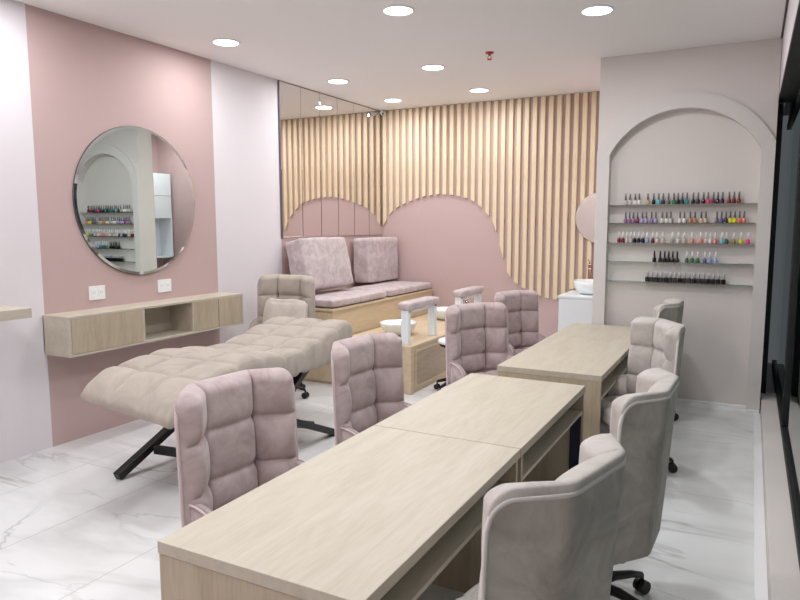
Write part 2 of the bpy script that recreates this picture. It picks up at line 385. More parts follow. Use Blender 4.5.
# round mirror, slightly turned on its mounts
root = empty('round_mirror', (.03, 3.965, 1.855), -math.radians(1.1), 'large round mirror hanging on the pink part of the left wall', 'mirror')
R = .612
bm = bmesh.new(); lathe(bm, [(0, 0), (R-.022, 0)], 96); 
o = obj('mirror_glass', bm, M['mirror'], root, True); o.rotation_euler = (0, PI/2, 0)
bm = bmesh.new(); lathe(bm, [(R-.022, 0), (R, -.006), (R, -.014), (0, -.014)], 96)
o = obj('mirror_rim', bm, M['bevel'], root); o.rotation_euler = (0, PI/2, 0)
bm = bmesh.new(); tube(bm, [(-.014+0, R*.999*math.cos(t), R*.999*math.sin(t)) for t in [2*PI*k/72 for k in range(73)]], .003, 6)
obj('mirror_edge', bm, M['black'], root, True)

# ================================================================ FLOATING CONSOLE, SHELF, OUTLETS
root = empty('wall_console', (0, 3.05, .71), 0, 'long floating oak console with an open niche on the pink wall under the round mirror', 'console')
bm = bmesh.new(); L = 1.85; dp = .29; hh = .295; t = .018
box(bm, .001, dp, 0, L, hh-t, hh, bev=.001, seg=1); box(bm, .001, dp, 0, L, 0, t, bev=.001, seg=1)
for y in (0, .66, 1.20, L-t): box(bm, .001, dp-(.0 if y in (0, L-t) else .002), y, y+t, t, hh-t)
box(bm, .001, .01, 0, L, t, hh-t)
obj('body', bm, M['oak'], root)
for a, b in ((.02, .66), (1.21, 1.515), (1.519, L-.02)):
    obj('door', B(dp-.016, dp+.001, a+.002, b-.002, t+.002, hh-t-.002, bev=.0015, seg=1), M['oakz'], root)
bm = B(.001, .42, -.6, 2.70, 1.058, 1.122, bev=.002)
tag(obj('wall_shelf', bm, M['oak']), 'thick oak wall shelf entering the picture at the left edge', 'shelf')
for i, (a, b, z0, z1) in enumerate(((3.445, 3.592, 1.07, 1.18), (4.13, 4.282, 1.068, 1.18))):
    root = empty('power_outlet', (0, (a+b)/2, (z0+z1)/2), 0, ['white double power outlet under the left side of the round mirror', 'white double power outlet under the right side of the round mirror'][i], 'outlet', 'outlets under the round mirror')
    hw, hz = (b-a)/2, (z1-z0)/2
    obj('cover_plate', B(0, .009, -hw, hw, -hz, hz, bev=.003), M['plate'], root)
    for s in (-1, 1):
        k = obj('socket', B(.008, .0115, s*hw*.45-.022, s*hw*.45+.022, -.03, .03, bev=.002), M['plate'], root)
        bm = bmesh.new()
        for q in (-.008, .008): box(bm, .0112, .0121, s*hw*.45+q-.0012, s*hw*.45+q+.0012, -.004, .010)
        obj('socket_slot', bm, M['slot'], k)

# ================================================================ CEILING ITEMS
def area(name, loc, size, power, parent=None):
    ld = bpy.data.lights.new(name, 'AREA'); ld.shape = 'DISK'; ld.size = size; ld.energy = power; ld.color = (.975, .988, 1)
    o = bpy.data.objects.new(name, ld); COL.objects.link(o); o.location = loc
    if parent: o.parent = parent
    return o
lamps = [(.551, 4.48, 'round ceiling downlight above the pink band and round mirror'), (2.234, 4.416, 'large round ceiling downlight at the top middle of the picture'), (3.501, 5.092, 'round ceiling downlight nearest the arched niche wall'), (1.713, 6.131, 'round ceiling downlight in the centre, between the sprinkler and the mirrors'), (.537, 6.233, 'round ceiling downlight near the start of the mirror strips'), (.531, 7.493, 'round ceiling downlight closest to the mirrored corner'), (1.702, 7.412, 'round ceiling downlight closest to the slatted wall, right of the corner one'),
         (.55, 2.7, 'added round ceiling downlight by the left wall near the camera'), (2.2, 2.7, 'added round ceiling downlight above the near manicure tables'), (3.6, 2.9, 'added round ceiling downlight above the near grey chairs'), (.55, .9, 'added round ceiling downlight by the left wall, behind the picture edge'), (2.2, .9, 'added round ceiling downlight beside the camera, over the open floor'), (3.6, .9, 'added round ceiling downlight directly over the camera'), (2.2, -.8, 'added round ceiling downlight at the front wall'), (.8, -.8, 'added round ceiling downlight in the left corner by the front wall'), (3.9, 7.45, 'round ceiling downlight in the alcove behind the pier')]  # unseen downlights near and behind the camera, added to light the room
for x, y, lb in lamps:
    root = empty('downlight', (x, y, H), 0, lb, 'ceiling light', 'round ceiling downlights')
    bm = bmesh.new(); lathe(bm, [(.104, -.0005), (.104, -.009), (.12, -.007), (.122, -.0005)], 40); obj('ring', bm, M['trim'], root, True)
    bm = bmesh.new(); lathe(bm, [(0, -.008), (.103, -.008), (.103, -.001)], 40); obj('diffuser', bm, M['lamp'], root)
    area('lamp_light', (0, 0, -.012), .2, LIGHT_W*(1.45 if x > 3.2 else 1.0), root)
root = empty('fire_sprinkler', (2.40, 5.86, H), 0, 'small red fire sprinkler head on the ceiling', 'sprinkler')
bm = bmesh.new(); lathe(bm, [(0, 0), (.038, 0), (.034, -.012), (.012, -.014), (.012, -.03), (0, -.03)], 20); obj('escutcheon', bm, M['red'], root)
bm = bmesh.new(); tube(bm, [(-.012, 0, -.03), (-.018, 0, -.045), (-.006, 0, -.062)], .003); tube(bm, [(.012, 0, -.03), (.018, 0, -.045), (.006, 0, -.062)], .003); lathe(bm, [(0, -.06), (.022, -.06), (.022, -.064), (0, -.064)], 14); obj('deflector', bm, M['red'], root)
root = empty('security_camera', (.075, 8.02, H), 0, 'white bullet security camera in the corner above the mirrors', 'security camera')
bm = bmesh.new(); lathe(bm, [(0, 0), (.035, 0), (.035, -.012), (.01, -.014), (.01, -.04), (0, -.04)], 20); obj('mount', bm, M['plate'], root, False)
bm = bmesh.new(); tube(bm, [(-.025, .03, -.04), (.03, -.03, -.065)], .023, 18); c_ = obj('housing', bm, M['plate'], root)
bm = bmesh.new(); tube(bm, [(.0305, -.0305, -.0653), (.032, -.032, -.066)], .015, 16); obj('lens', bm, M['plastic'], c_)

# ================================================================ CHAIRS
def chair_path():
    """outer line of the shell in plan: near wing tip, near corner, far corner, far wing tip (chair faces +X)"""
    a = math.radians(53); wl = .215
    P = [Vector((-.27+wl*math.cos(a), -.15-wl*math.sin(a))), Vector((-.27, -.15)), Vector((-.27, .15)), Vector((-.27+wl*math.cos(a), .15+wl*math.sin(a)))]
    pts = [P[0]]
    for i in (1, 2):
        d0 = (P[i]-P[i-1]).normalized(); d1 = (P[i+1]-P[i]).normalized(); r = .03
        s, e = P[i]-d0*r, P[i]+d1*r
        for k in range(7):
            q = k/6; pts.append(s*(1-q)**2 + P[i]*2*q*(1-q) + e*q*q)
    pts.append(P[3])
    cum = [0]
    for p, q in zip(pts, pts[1:]): cum.append(cum[-1]+(q-p).length)
    LT = cum[-1]
    def at(s):
        s = max(0, min(LT, s))
        for i in range(len(pts)-1):
            if s <= cum[i+1]+1e-9:
                f = (s-cum[i])/(cum[i+1]-cum[i]); p = pts[i].lerp(pts[i+1], f); break
        e = .02; 
        def raw(s):
            s = max(0, min(LT, s))
            for i in range(len(pts)-1):
                if s <= cum[i+1]+1e-9: return pts[i].lerp(pts[i+1], (s-cum[i])/(cum[i+1]-cum[i]))
            return pts[-1]
        d = (raw(s+e)-raw(s-e)).normalized(); return p, Vector((d.y, -d.x))   # inward normal faces +X
    return at, LT
AT, LT = chair_path()
ZT, ZB = 1.0, .36
def tilt(z): return -.03*(z-ZB)/(ZT-ZB) + .02          # shell leans back a little
def chair_back():
    bm = bmesh.new(); T = .085; r = .045; rows = [ZB+.1, .60, .81, ZT]
    def e2(s, z):
        x = min(s, LT-s); y = ZT-z; rr = .09
        if x < rr and y < rr: return rr - math.hypot(rr-x, rr-y)
        return min(x, y)
    def cell(v, c):
        for a, b in zip(c, c[1:]):
            if v <= b+1e-9: u = (v-a)/(b-a); return max(0, 4*u*(1-u))**.33
        return 0
    def cellr(z):
        if z > ZT-r: u = (z-.81)/(ZT+.02-.81)
        for a, b in zip(rows, rows[1:]):
            if z <= b+1e-9:
                u = (z-a)/(b-a)
                if b == ZT: u = min(u, .5)
                return max(0, 4*u*(1-u))**.33
        return 1
    def cells(s):
        if s < .205: u = .5 + (s/.205)*.5
        elif s > LT-.205: u = .5*(s-(LT-.205))/.205
        else: u = (s-.205)/(LT-.41)
        return max(0, 4*u*(1-u))**.33
    ss = sorted(set([LT*i/78 for i in range(79)] + [.205, LT-.205] + [.002, .008, .016, LT-.002, LT-.008, LT-.016]))
    zs = sorted(set([ZB+.06+(ZT-ZB-.06)*i/60 for i in range(61)] + [.60, .81] + [ZT-.002, ZT-.006]))
    # clip the grid to the rounded top corners by pulling the height down at the ends
    def ztop(s):
        x = min(s, LT-s); rr = .07
        return ZT if x >= rr else ZT-rr+math.sqrt(max(0, rr*rr-(rr-x)**2))
    G = []
    for s in ss:
        p, n = AT(s); col = []; zt = ztop(s)+.012
        for z in zs:
            f0 = (z-zs[0])/(ZT-zs[0]); zz = zs[0] + f0*(zt-zs[0])
            e = max(0, min(s, LT-s, zt-zz)); f = 1 if e >= r else math.sqrt(max(0, 1-(1-e/r)**2))
            dim = .024*math.exp(-(min(abs(s-.205), abs(s-LT+.205))/.022)**2)*math.exp(-(min(abs(zz-.60), abs(zz-.81))/.022)**2)
            d = T*f + (.045*(cells(s)*cellr(zz)-1) - dim)*f
            nn = n*d; col.append(bm.verts.new((p.x+nn.x+tilt(zz), p.y+nn.y, zz)))
        nn = n*-.008; col.append(bm.verts.new((p.x+nn.x+tilt(zt), p.y+nn.y, zt-.004))); col.append(bm.verts.new((p.x+nn.x+tilt(zt), p.y+nn.y, zt-.034)))
        G.append(col)
    for a, b in zip(G, G[1:]):
        for j in range(len(zs)+1): bm.faces.new((a[j], b[j], b[j+1], a[j+1]))
    bmesh.ops.recalc_face_normals(bm, faces=bm.faces[:])
    return bm, ztop
def chair_shell(ztop):
    bm = bmesh.new(); ss = [LT*i/60 for i in range(61)]; F = []
    for s in ss:
        p, n = AT(s); col = []
        zt = ztop(s)-.018
        for off, zz in ((-.012, ZB), (-.012, ZB+(zt-ZB)*.5), (-.012, zt-.004), (.004, zt-.002), (.004, ZB+(zt-ZB)*.5), (.004, ZB)):
            q = p + n*off; k = 1-.06*(1-(zz-ZB)/(ZT-ZB)); col.append(bm.verts.new((q.x*k+tilt(zz), q.y*k, zz)))
        F.append(col)
    for a, b in zip(F, F[1:]):
        for k in range(6): bm.faces.new((a[k], b[k], b[(k+1) % 6], a[(k+1) % 6]))
    bm.faces.new(F[0]); bm.faces.new(F[-1][::-1]); bmesh.ops.recalc_face_normals(bm, faces=bm.faces[:]); return bm
def make_chair(label, group, pads, shellm, pipem, lift=0):
    t = empty('salon_chair', (0, 0, 0), 0, label, 'chair', group)
    bm, ztop = chair_back()
    for v in bm.verts: v.co.z += lift
    bk = obj('backrest', bm, pads, t, True)
    bm = chair_shell(ztop)
    for v in bm.verts: v.co.z += lift
    sh = obj('outer_shell', bm, shellm, t)
    pts = []
    for i in range(14): z = ZB + (ztop(0)-.018-ZB)*i/13; p, n = AT(0); q = p-n*.006; pts.append((q.x+tilt(z), q.y, z+lift))
    for i in range(1, 90): s = LT*i/90; p, n = AT(s); q = p-n*.006; z = ztop(s)-.018; pts.append((q.x+tilt(z), q.y, z+.002+lift))
    for i in range(14): z = ztop(LT)-.018 + (ZB-ztop(LT)+.018)*i/13; p, n = AT(LT); q = p-n*.006; pts.append((q.x+tilt(z), q.y, z+lift))
    obj('piping', tube(bmesh.new(), pts, .008, 6), pipem, bk, True)
    bm = pad(.40, .47, .07, 3, 3, .018, .03)
    for v in bm.verts: v.co = Vector((v.co.x-.17, v.co.y-.235, v.co.z+.39+lift))
    obj('seat', bm, pads, t, True)
    obj('seat_base', B(-.17, .21, -.22, .22, .33+lift, .39+lift, bev=.02), shellm, t)
    for s in (-1, 1):
        prof = [(-.13, .36), (.04, .36), (.05, .47)]
        for k in range(9):
            a = k/8*PI/2; prof.append((-.11+.16*math.cos(a), .47+.11*math.sin(a)))
        prof.append((-.13, .58)); y0, y1 = (s*.255, s*.305)
        bm = prism(bmesh.new(), prof, min(y0, y1), max(y0, y1), 'Y')
        bmesh.ops.bevel(bm, geom=[e for e in bm.edges if abs(e.verts[0].co.y-e.verts[1].co.y) < 1e-6], offset=.014, segments=3, affect='EDGES')
        for v in bm.verts: v.co.z += lift
        ar = obj('armrest', bm, pads, t, True)
        yo = s*.306
        obj('piping', tube(bmesh.new(), [(x, yo, z+lift) for x, z in prof[2:]], .005, 6), pipem, ar, True)
    bm = bmesh.new(); lathe(bm, [(0, .09), (.028, .09), (.028, .22), (.018, .22), (.018, .322+lift), (.09, .323+lift), (.09, .328+lift), (0, .328+lift)], 18); obj('gas_lift', bm, M['plastic'], t)
    bm = bmesh.new(); lathe(bm, [(0, .075), (.045, .075), (.05, .11), (.034, .135), (0, .135)], 18); hub = obj('base_hub', bm, M['plastic'], t, True)
    for k in range(5):
        a = 2*PI*k/5+.35; c, s = math.cos(a), math.sin(a)
        pts = [(r*c, r*s, z) for r, z in ((.03, .115), (.12, .118), (.22, .102), (.285, .083))]
        leg = obj('leg', tube(bmesh.new(), pts, [.024, .021, .017, .014], 8), M['plastic'], t, True)
        bm = bmesh.new(); cx, cy = .29*c, .29*s
        for q in (-1, 1):
            ox, oy = cx - s*.017*q, cy + c*.017*q
            tube(bm, [(ox-s*-.009, oy+c*-.009, .031), (ox-s*.009, oy+c*.009, .031)], .030, 14)
        tube(bm, [(cx, cy, .03), (cx, cy, .085)], .008, 8)
        obj('castor', bm, M['plastic'], leg)
    bpy.context.view_layer.update(); index_kids(t); return t
def place(t, mid, deg, first=False, label=None, sz=1.0):
    o = t if first else copy_tree(t)
    a = math.radians(deg); o.location = (mid[0]+.27*math.cos(a), mid[1]+.27*math.sin(a), 0); o.rotation_euler = (0, 0, a)
    o.scale = (1, 1, sz)
    if label: o['label'] = label
    return o
GG, GP = 'silver-grey salon chairs on the worker side', 'dusty pink salon chairs on the client side'
cg = make_chair('silver-grey velvet swivel chair in the bottom right foreground, back to the camera', GG, M['velg'], M['velgo'], M['pipe_g'])
place(cg, (4.245, 1.715), 166, True, sz=1.03)
place(cg, (4.313, 2.79), 178, label='silver-grey velvet swivel chair directly behind the foreground grey one, at the seam between tables', sz=1.025)
place(cg, (4.13, 4.74), 212, label='silver-grey velvet swivel chair turned to show its tufted front, at the far table')
place(cg, (4.065, 6.02), 178, label='farthest silver-grey velvet swivel chair, small, just under the arched niche')
cp = make_chair('dusty pink velvet swivel chair nearest the camera, with a worn patch on its wing', GP, M['velp'], M['velp'], M['pipe_p'])
place(cp, (2.572, 2.13), -6, True)
# worn patch on the near wing of this one chair
m_ = velvet('dusty_pink_velvet_worn', (172, 153, 153), (198, 181, 182), .4); nt_ = m_.node_tree; b_ = nt_.nodes['Principled BSDF']
src = b_.inputs['Base Color'].links[0].from_socket
tc_ = nt_.nodes.new('ShaderNodeTexCoord'); mp_ = nt_.nodes.new('ShaderNodeMapping'); mp_.inputs['Location'].default_value = (.12*4, .205*10, -.835*20); mp_.inputs['Scale'].default_value = (4, 10, 20)
nt_.links.new(tc_.outputs['Object'], mp_.inputs['Vector'])
ns_ = nt_.nodes.new('ShaderNodeTexNoise'); ns_.inputs['Scale'].default_value = 14; nt_.links.new(tc_.outputs['Object'], ns_.inputs['Vector'])
ln_ = nt_.nodes.new('ShaderNodeVectorMath'); ln_.operation = 'LENGTH'; nt_.links.new(mp_.outputs[0], ln_.inputs[0])
ad_ = nt_.nodes.new('ShaderNodeMath'); ad_.operation = 'ADD'; nt_.links.new(ln_.outputs['Value'], ad_.inputs[0]); nt_.links.new(ns_.outputs['Fac'], ad_.inputs[1])
mr_ = nt_.nodes.new('ShaderNodeMapRange'); mr_.inputs[1].default_value = .7; mr_.inputs[2].default_value = 1.25; mr_.inputs[3].default_value = .85; mr_.inputs[4].default_value = 0
nt_.links.new(ad_.outputs[0], mr_.inputs[0]); mx_ = nt_.nodes.new('ShaderNodeMix'); mx_.data_type = 'RGBA'; mx_.inputs[7].default_value = (*lin((178, 148, 118)), 1)
nt_.links.new(mr_.outputs[0], mx_.inputs[0]); nt_.links.new(src, mx_.inputs[6]); nt_.links.new(mx_.outputs[2], b_.inputs['Base Color'])
bkp = [c for c in cp.children if c.name.startswith('backrest')][0]; old = bkp.data; bkp.data = bkp.data.copy(); bkp.data.materials[0] = m_; CLEAN[bkp.data.name] = old
place(cp, (2.56, 3.23), -6, label='dusty pink velvet swivel chair behind the nearest pink one, left of the table seam')
place(cp, (2.54, 5.06), -28, label='dusty pink velvet swivel chair in front of the pedicure platform, third from camera')
place(cp, (2.50, 6.18), -20, label='farthest dusty pink velvet swivel chair, partly hidden behind the third one')
cc = make_chair('beige velvet swivel chair at the head of the treatment bed, holding a pillow', None, M['velc'], M['velc'], M['velc'], .15)
place(cc, (.555, 5.33), -86, True)
bm = soft_box(-.22, .22, -.05, .05, -.13, .13, .045, .02, 10, .003, 3)
for v in bm.verts:
    q = (abs(v.co.x)/.22)**3*(abs(v.co.z)/.13)**3; v.co.x *= 1+.10*q; v.co.z *= 1+.16*q; v.co.y *= 1-.5*min(1, q)
o = obj('pillow', bm, M['pillow'], None, True, loc=(.66, 5.07, .80)); o.rotation_euler = (math.radians(-16), 0, math.radians(4))
tag(o, 'small beige velvet pillow leaning on the beige chair behind the treatment bed', 'pillow')

# ================================================================ MANICURE TABLES
def table(y0, y1, x0, x1, label, T=.70, ins=(0, 0)):
    root = empty('manicure_table', ((x0+x1)/2, (y0+y1)/2, 0), 0, label, 'table', 'oak manicure tables in the middle row')
    hx, hy = (x1-x0)/2, (y1-y0)/2-.0015
    obj('table_top', B(-hx, hx, -hy, hy, T-.04, T, bev=.0015, seg=1), M['oak'], root)
    for s in (-1, 1):
        q = hy - ins[0 if s < 0 else 1]; a = s*q; b = s*(q-.028)
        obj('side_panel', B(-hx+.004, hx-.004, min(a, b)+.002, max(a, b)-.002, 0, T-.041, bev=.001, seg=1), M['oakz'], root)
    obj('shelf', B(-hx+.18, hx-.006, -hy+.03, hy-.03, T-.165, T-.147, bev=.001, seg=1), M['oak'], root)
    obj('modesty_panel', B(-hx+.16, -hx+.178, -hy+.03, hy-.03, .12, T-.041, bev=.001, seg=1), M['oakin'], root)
    return root
table(1.370, 2.700, 3.005, 3.738, 'oak manicure table in the foreground, nearest the camera', ins=(0, .02))
table(2.703, 3.969, 3.005, 3.738, 'oak manicure table joined behind the foreground one, before the gap', ins=(.02, 0)); tb = bpy.data.objects['manicure_table.001']
obj('navy_strip', B(.29, .352, .594, .604, .0, .53), M['navy'], tb)  # dark navy strip on the far side panel's inner face
table(4.267, 5.69, 3.074, 3.775, 'far oak manicure table just beyond the gap, its end panel facing the camera')
table(5.693, 6.49, 3.074, 3.775, 'last oak manicure table against the arched niche wall')

# ================================================================ TREATMENT BED
FT, HD = Vector((1.48, 2.56)), Vector((1.23, 4.72))
root = empty('treatment_bed', (FT.x, FT.y, 0), math.atan2((HD-FT).y, (HD-FT).x), 'long wavy tufted beige velvet treatment bed on crossed black legs', 'treatment bed')
LB = (HD-FT).length
prf = [(-.05, .68), (0, .70), (.05, .73), (.19, .785), (.39, .80), (.62, .815), (.92, .785), (1.2, .745), (1.51, .765), (1.86, .82), (2.14, .85), (2.3, .855)]
def cr(x, P):
    for i in range(len(P)-1):
        if P[i][0] <= x <= P[i+1][0]:
            p0, p1, p2, p3 = P[max(i-1, 0)][1], P[i][1], P[i+1][1], P[min(i+2, len(P)-1)][1]
            t = (x-P[i][0])/(P[i+1][0]-P[i][0])
            return .5*((2*p1)+(-p0+p2)*t+(2*p0-5*p1+4*p2-p3)*t*t+(-p0+3*p1-3*p2+p3)*t**3)
    return P[-1][1] if x > P[-1][0] else P[0][1]
bm = bmesh.new(); hwid = .385; rings = []
def cellf(v, n):
    u = (v*n) % 1
    if v >= 1 or v <= 0: u = 0
    return max(0, 4*u*(1-u))**.3
SS = sorted(set([LB*i/144 for i in range(145)] + [.004, .012, .025, LB-.004, LB-.012, LB-.025]))
YY = sorted(set([round(-1+2*k/48, 5) for k in range(49)] + [-.99, .99, -.965, .965]))
for s in SS:
    e = min(s, LB-s); ef = 1 if e > .06 else math.sqrt(max(0.0, 1-(1-e/.06)**2))
    th = (.10 + .075*min(1, s/.45) + .09*max(0, min(1, (s-1.35)/.45))) * (.25+.75*ef); zt = cr(s, prf) - .02*(1-ef); mid = zt-th*.55
    hw2 = hwid*(.965+.035*ef); fs = cellf(s/LB, 8); row = []
    for sg in (1, -1):
        for q in (YY if sg > 0 else YY[::-1]):
            ey = (1-abs(q))*hw2; rr = .05; f = 1 if ey > rr else math.sqrt(max(0, 1-(1-ey/rr)**2)); f = .45+.55*f
            y = q*hw2
            sk = .13*(.375-y)/.75*max(0, 1-s/.7)
            if sg > 0: z = mid + th*.55*f + (.046*(fs*cellf((q+1)/2, 3)-1)+.016)*(.4+.6*ef) - .05*(.375-y)/.75*max(0, 1-s/.8)**2
            else: z = mid - .05*(.375-y)/.75*max(0, 1-s/.8)**2 - th*.45*f + .006*math.sin(s*31+q)*(abs(q) > .8) - .012*math.exp(-((abs(q)-1)/.1)**2)*(.5+.5*math.sin(s*47))
            row.append(bm.verts.new((s-sk, y, z)))
    rings.append(row)
n = len(rings[0])
for a, b in zip(rings, rings[1:]):
    for k in range(n): bm.faces.new((a[k], b[k], b[(k+1) % n], a[(k+1) % n]))
bm.faces.new(rings[0]); bm.faces.new(rings[-1][::-1]); bmesh.ops.recalc_face_normals(bm, faces=bm.faces[:])
obj('mattress', bm, M['velc'], root, True)
for s in (-1, 1):
    obj('leg', bar(bmesh.new(), (.34, s*.40+.065, .022), (1.60, s*.28, .60), .06, .05, bev=.003), M['black'], root)
    obj('leg', bar(bmesh.new(), (1.69, s*.44+.01, .022), (.42, s*.26, .58), .07, .05, bev=.003), M['black'], root)
obj('crossbar', bar(bmesh.new(), (.60, -.37, .135), (.60, .37, .135), .05, .05, bev=.003), M['black'], root)
obj('crossbar', bar(bmesh.new(), (1.45, -.38, .14), (1.45, .38, .14), .05, .05, bev=.003), M['black'], root)
bm = B(.50, 1.65, -.27, .27, .565, .60, bev=.003); obj('under_frame', bm, M['black'], root)

# ================================================================ PEDICURE BENCH
root = empty('pedicure_bench', (0, 5.665, 0), 0, 'long built-in oak pedicure bench along the mirrored wall', 'bench')
LBn = D-5.665-.04
obj('bench_body', B(.002, .795, .015, LBn, 0, .765, bev=.002), M['oakw'], root)
obj('bench_top', B(.002, .812, 0, LBn, .765, .79, bev=.002), M['oakw'], root)
obj('end_panel', B(.03, .79, -.003, .014, .03, .75, bev=.002), M['oakw'], root)
for i, (a, b) in enumerate(((5.70, 6.84), (6.90, 8.08))):
    o = obj('seat_cushion', soft_box(.20, .80, a, b, .796, .885, .028, .004, 14, .001, 5+i), M['velm'], None, True)
    tag(o, ['mauve velvet seat cushion on the near half of the pedicure bench', 'mauve velvet seat cushion on the far half of the pedicure bench'][i], 'cushion', 'seat cushions on the pedicure bench')
for i, (a, b, x0) in enumerate(((5.86, 6.68, .04), (7.27, 8.06, .03))):
    o = obj('back_cushion', soft_box(-.12, .12, -(b-a)/2, (b-a)/2, -.285, .285, .025, .006, 14, .003, 9+i), M['velm'], None, True, loc=(.25 if i == 0 else .18, (a+b)/2, 1.212 if i == 0 else 1.195))
    o.rotation_euler = (0, math.radians(-14 if i == 0 else -1), math.radians(-4 if i == 0 else 0))
    tag(o, ['big crushed mauve velvet back cushion on the near half of the bench', 'big crushed mauve velvet back cushion near the back wall corner'][i], 'cushion', 'back cushions on the pedicure bench')
# foot platform
root = empty('foot_platform', (.82, 5.67, 0), 0, 'low oak foot platform with panelled sides in front of the pedicure bench', 'platform')
LP = 2.35; px = .885
obj('platform_body', B(0, px-.012, .012, LP, 0, .455, bev=.002), M['oakw'], root)
obj('platform_top', B(0, px, 0, LP, .452, .477, bev=.003), M['oakw'], root)
obj('corner_post', B(px-.07, px, 0, .07, 0, .452, bev=.003), M['oakw'], root)
for a in (.10, 1.25):
    bm = bmesh.new(); b = a+1.02
    box(bm, px-.014, px-.002, a, b, .04, .07); box(bm, px-.014, px-.002, a, b, .40, .43); box(bm, px-.014, px-.002, a, a+.03, .07, .40); box(bm, px-.014, px-.002, b-.03, b, .07, .40)
    f = obj('panel_frame', bm, M['oakw'], root)
    obj('panel', B(px-.014, px-.008, a+.034, b-.034, .074, .396, bev=.001, seg=1), M['oakin'], f)
for i, yb in enumerate((6.27, 7.55)):
    root = empty('pedicure_bowl', (1.25, yb, .477), 0, ['white pedicure bowl beside the near footrest on the platform', 'white pedicure bowl farther back on the platform, behind the near footrest'][i], 'bowl', 'pedicure bowls on the platform')
    bm = bmesh.new(); lathe(bm, [(0, .0), (.09, .0), (.12, .008), (.175, .06), (.20, .115), (.205, .132), (.198, .134), (.165, .065), (.11, .022), (0, .018)], 48); obj('basin', bm, M['porcelain'], root, True)
    bm = bmesh.new(); lathe(bm, [(0, .0185), (.018, .0195), (.02, .022), (0, .023)], 16); obj('drain', bm, M['chrome'], root, True)
    # footrest
    y0, y1 = ((5.735, 6.41), (7.08, 7.75))[i]
    root = empty('footrest', (1.60, (y0+y1)/2, .477), 0, ['white arch-shaped footrest with padded mauve top at the near platform corner', 'white arch-shaped footrest with padded top farther back on the platform'][i], 'footrest', 'footrests on the platform')
    hy = (y1-y0)/2
    for s in (-1, 1):
        a, b = s*hy, s*(hy-.06); obj('leg', B(-.04, .04, min(a, b), max(a, b), 0, .345, bev=.006), M['lacquer'], root)
    obj('rail', B(-.04, .04, -hy+.02, hy-.02, .315, .345, bev=.004), M['lacquer'], root)
    obj('pad', soft_box(-.07, .07, -hy-.02, hy+.02, .34, .42, .025, .004, 10, .002, 20+i), M['velm'], root, True)
    if i == 0: pass
for yb in (7.93,):
    root = empty('bowl_faucet', (1.38, yb-.02, .477), 0, 'chrome faucet beside the far pedicure bowl', 'faucet')
    bm = bmesh.new(); lathe(bm, [(0, 0), (.026, 0), (.026, .01), (.016, .014), (.016, .20), (0, .20)], 16); obj('faucet_body', bm, M['chrome'], root, True)
    obj('spout', tube(bmesh.new(), [(0, 0, .17), (-.01, -.06, .215), (-.02, -.12, .21), (-.02, -.15, .17)], .011, 10), M['chrome'], root, True)
    obj('lever', tube(bmesh.new(), [(0, 0, .20), (.0, .0, .225), (.04, .02, .24)], .007, 8), M['chrome'], root, True)
# pedicure stool
root = empty('round_stool', (2.05, 5.98, 0), 0, 'small white-topped wheeled stool behind the third pink chair', 'stool')
bm = bmesh.new(); lathe(bm, [(0, .49), (.15, .49), (.178, .498), (.185, .513), (.175, .53), (.14, .54), (0, .542)], 32); obj('seat', bm, M['plate'], root, True)
bm = bmesh.new(); lathe(bm, [(0, .47), (.165, .47), (.165, .489), (0, .489)], 32); obj('seat_plate', bm, M['plastic'], root)
bm = bmesh.new(); lathe(bm, [(0, .08), (.025, .08), (.025, .25), (.016, .25), (.016, .47), (0, .47)], 14); obj('gas_lift', bm, M['plastic'], root)
for k in range(5):
    a = 2*PI*k/5+.55; c, s = math.cos(a), math.sin(a)
    leg = obj('leg', tube(bmesh.new(), [(0, 0, .12), (.11*c, .11*s, .115), (.21*c, .21*s, .083)], [.022, .019, .013], 8), M['plastic'], root, True)
    bm = bmesh.new(); cx, cy = .215*c, .215*s
    for q in (-1, 1): tube(bm, [(cx-s*.016*q+s*.008, cy+c*.016*q-c*.008, .028), (cx-s*.016*q-s*.008, cy+c*.016*q+c*.008, .028)], .027, 12)
    tube(bm, [(cx, cy, .03), (cx, cy, .085)], .007, 8); obj('castor', bm, M['plastic'], leg)

# ================================================================ WASH CORNER
root = empty('vanity_cabinet', (2.67, 7.42, 0), 0, 'white vanity cabinet under the round basin by the slatted wall', 'cabinet')
obj('cabinet_body', B(.012, .98, .012, .68, .0, .83, bev=.002), M['lacquer'], root)
obj('counter', B(0, .99, 0, .68, .83, .857, bev=.003), M['lacquer'], root)
for a in (.016, .50): obj('door', B(a, a+.47, -.004, .012, .06, .815, bev=.002), M['lacquer'], root)
root = empty('vessel_basin', (2.975, 7.76, .857), 0, 'round white vessel basin on the white vanity', 'basin')
bm = bmesh.new(); lathe(bm, [(0, 0), (.11, 0), (.155, .02), (.195, .08), (.205, .155), (.198, .157), (.18, .08), (.14, .03), (0, .02)], 48); obj('bowl', bm, M['porcelain'], root, True)
bm = bmesh.new(); lathe(bm, [(0, .021), (.02, .022), (.02, .025), (0, .026)], 16); obj('drain', bm, M['chrome'], root, True)
root = empty('basin_faucet', (2.89, 8.02, .857), 0, 'tall rose-toned metal faucet standing behind the vessel basin', 'faucet')
bm = bmesh.new(); lathe(bm, [(0, 0), (.026, 0), (.026, .012), (.017, .016), (.017, .30), (.022, .305), (.022, .33), (0, .333)], 18); obj('faucet_body', bm, M['copper'], root, True)
obj('spout', tube(bmesh.new(), [(0, 0, .27), (.02, -.08, .285), (.035, -.15, .28), (.035, -.155, .25)], .013, 10), M['copper'], root, True)
obj('lever', tube(bmesh.new(), [(0, 0, .33), (0, .0, .355), (-.02, .03, .375)], .007, 8), M['copper'], root, True)
root = empty('small_round_mirror', (2.995, D-.037, 1.73), 0, 'round frameless mirror over the slats, half hidden behind the niche wall', 'mirror')
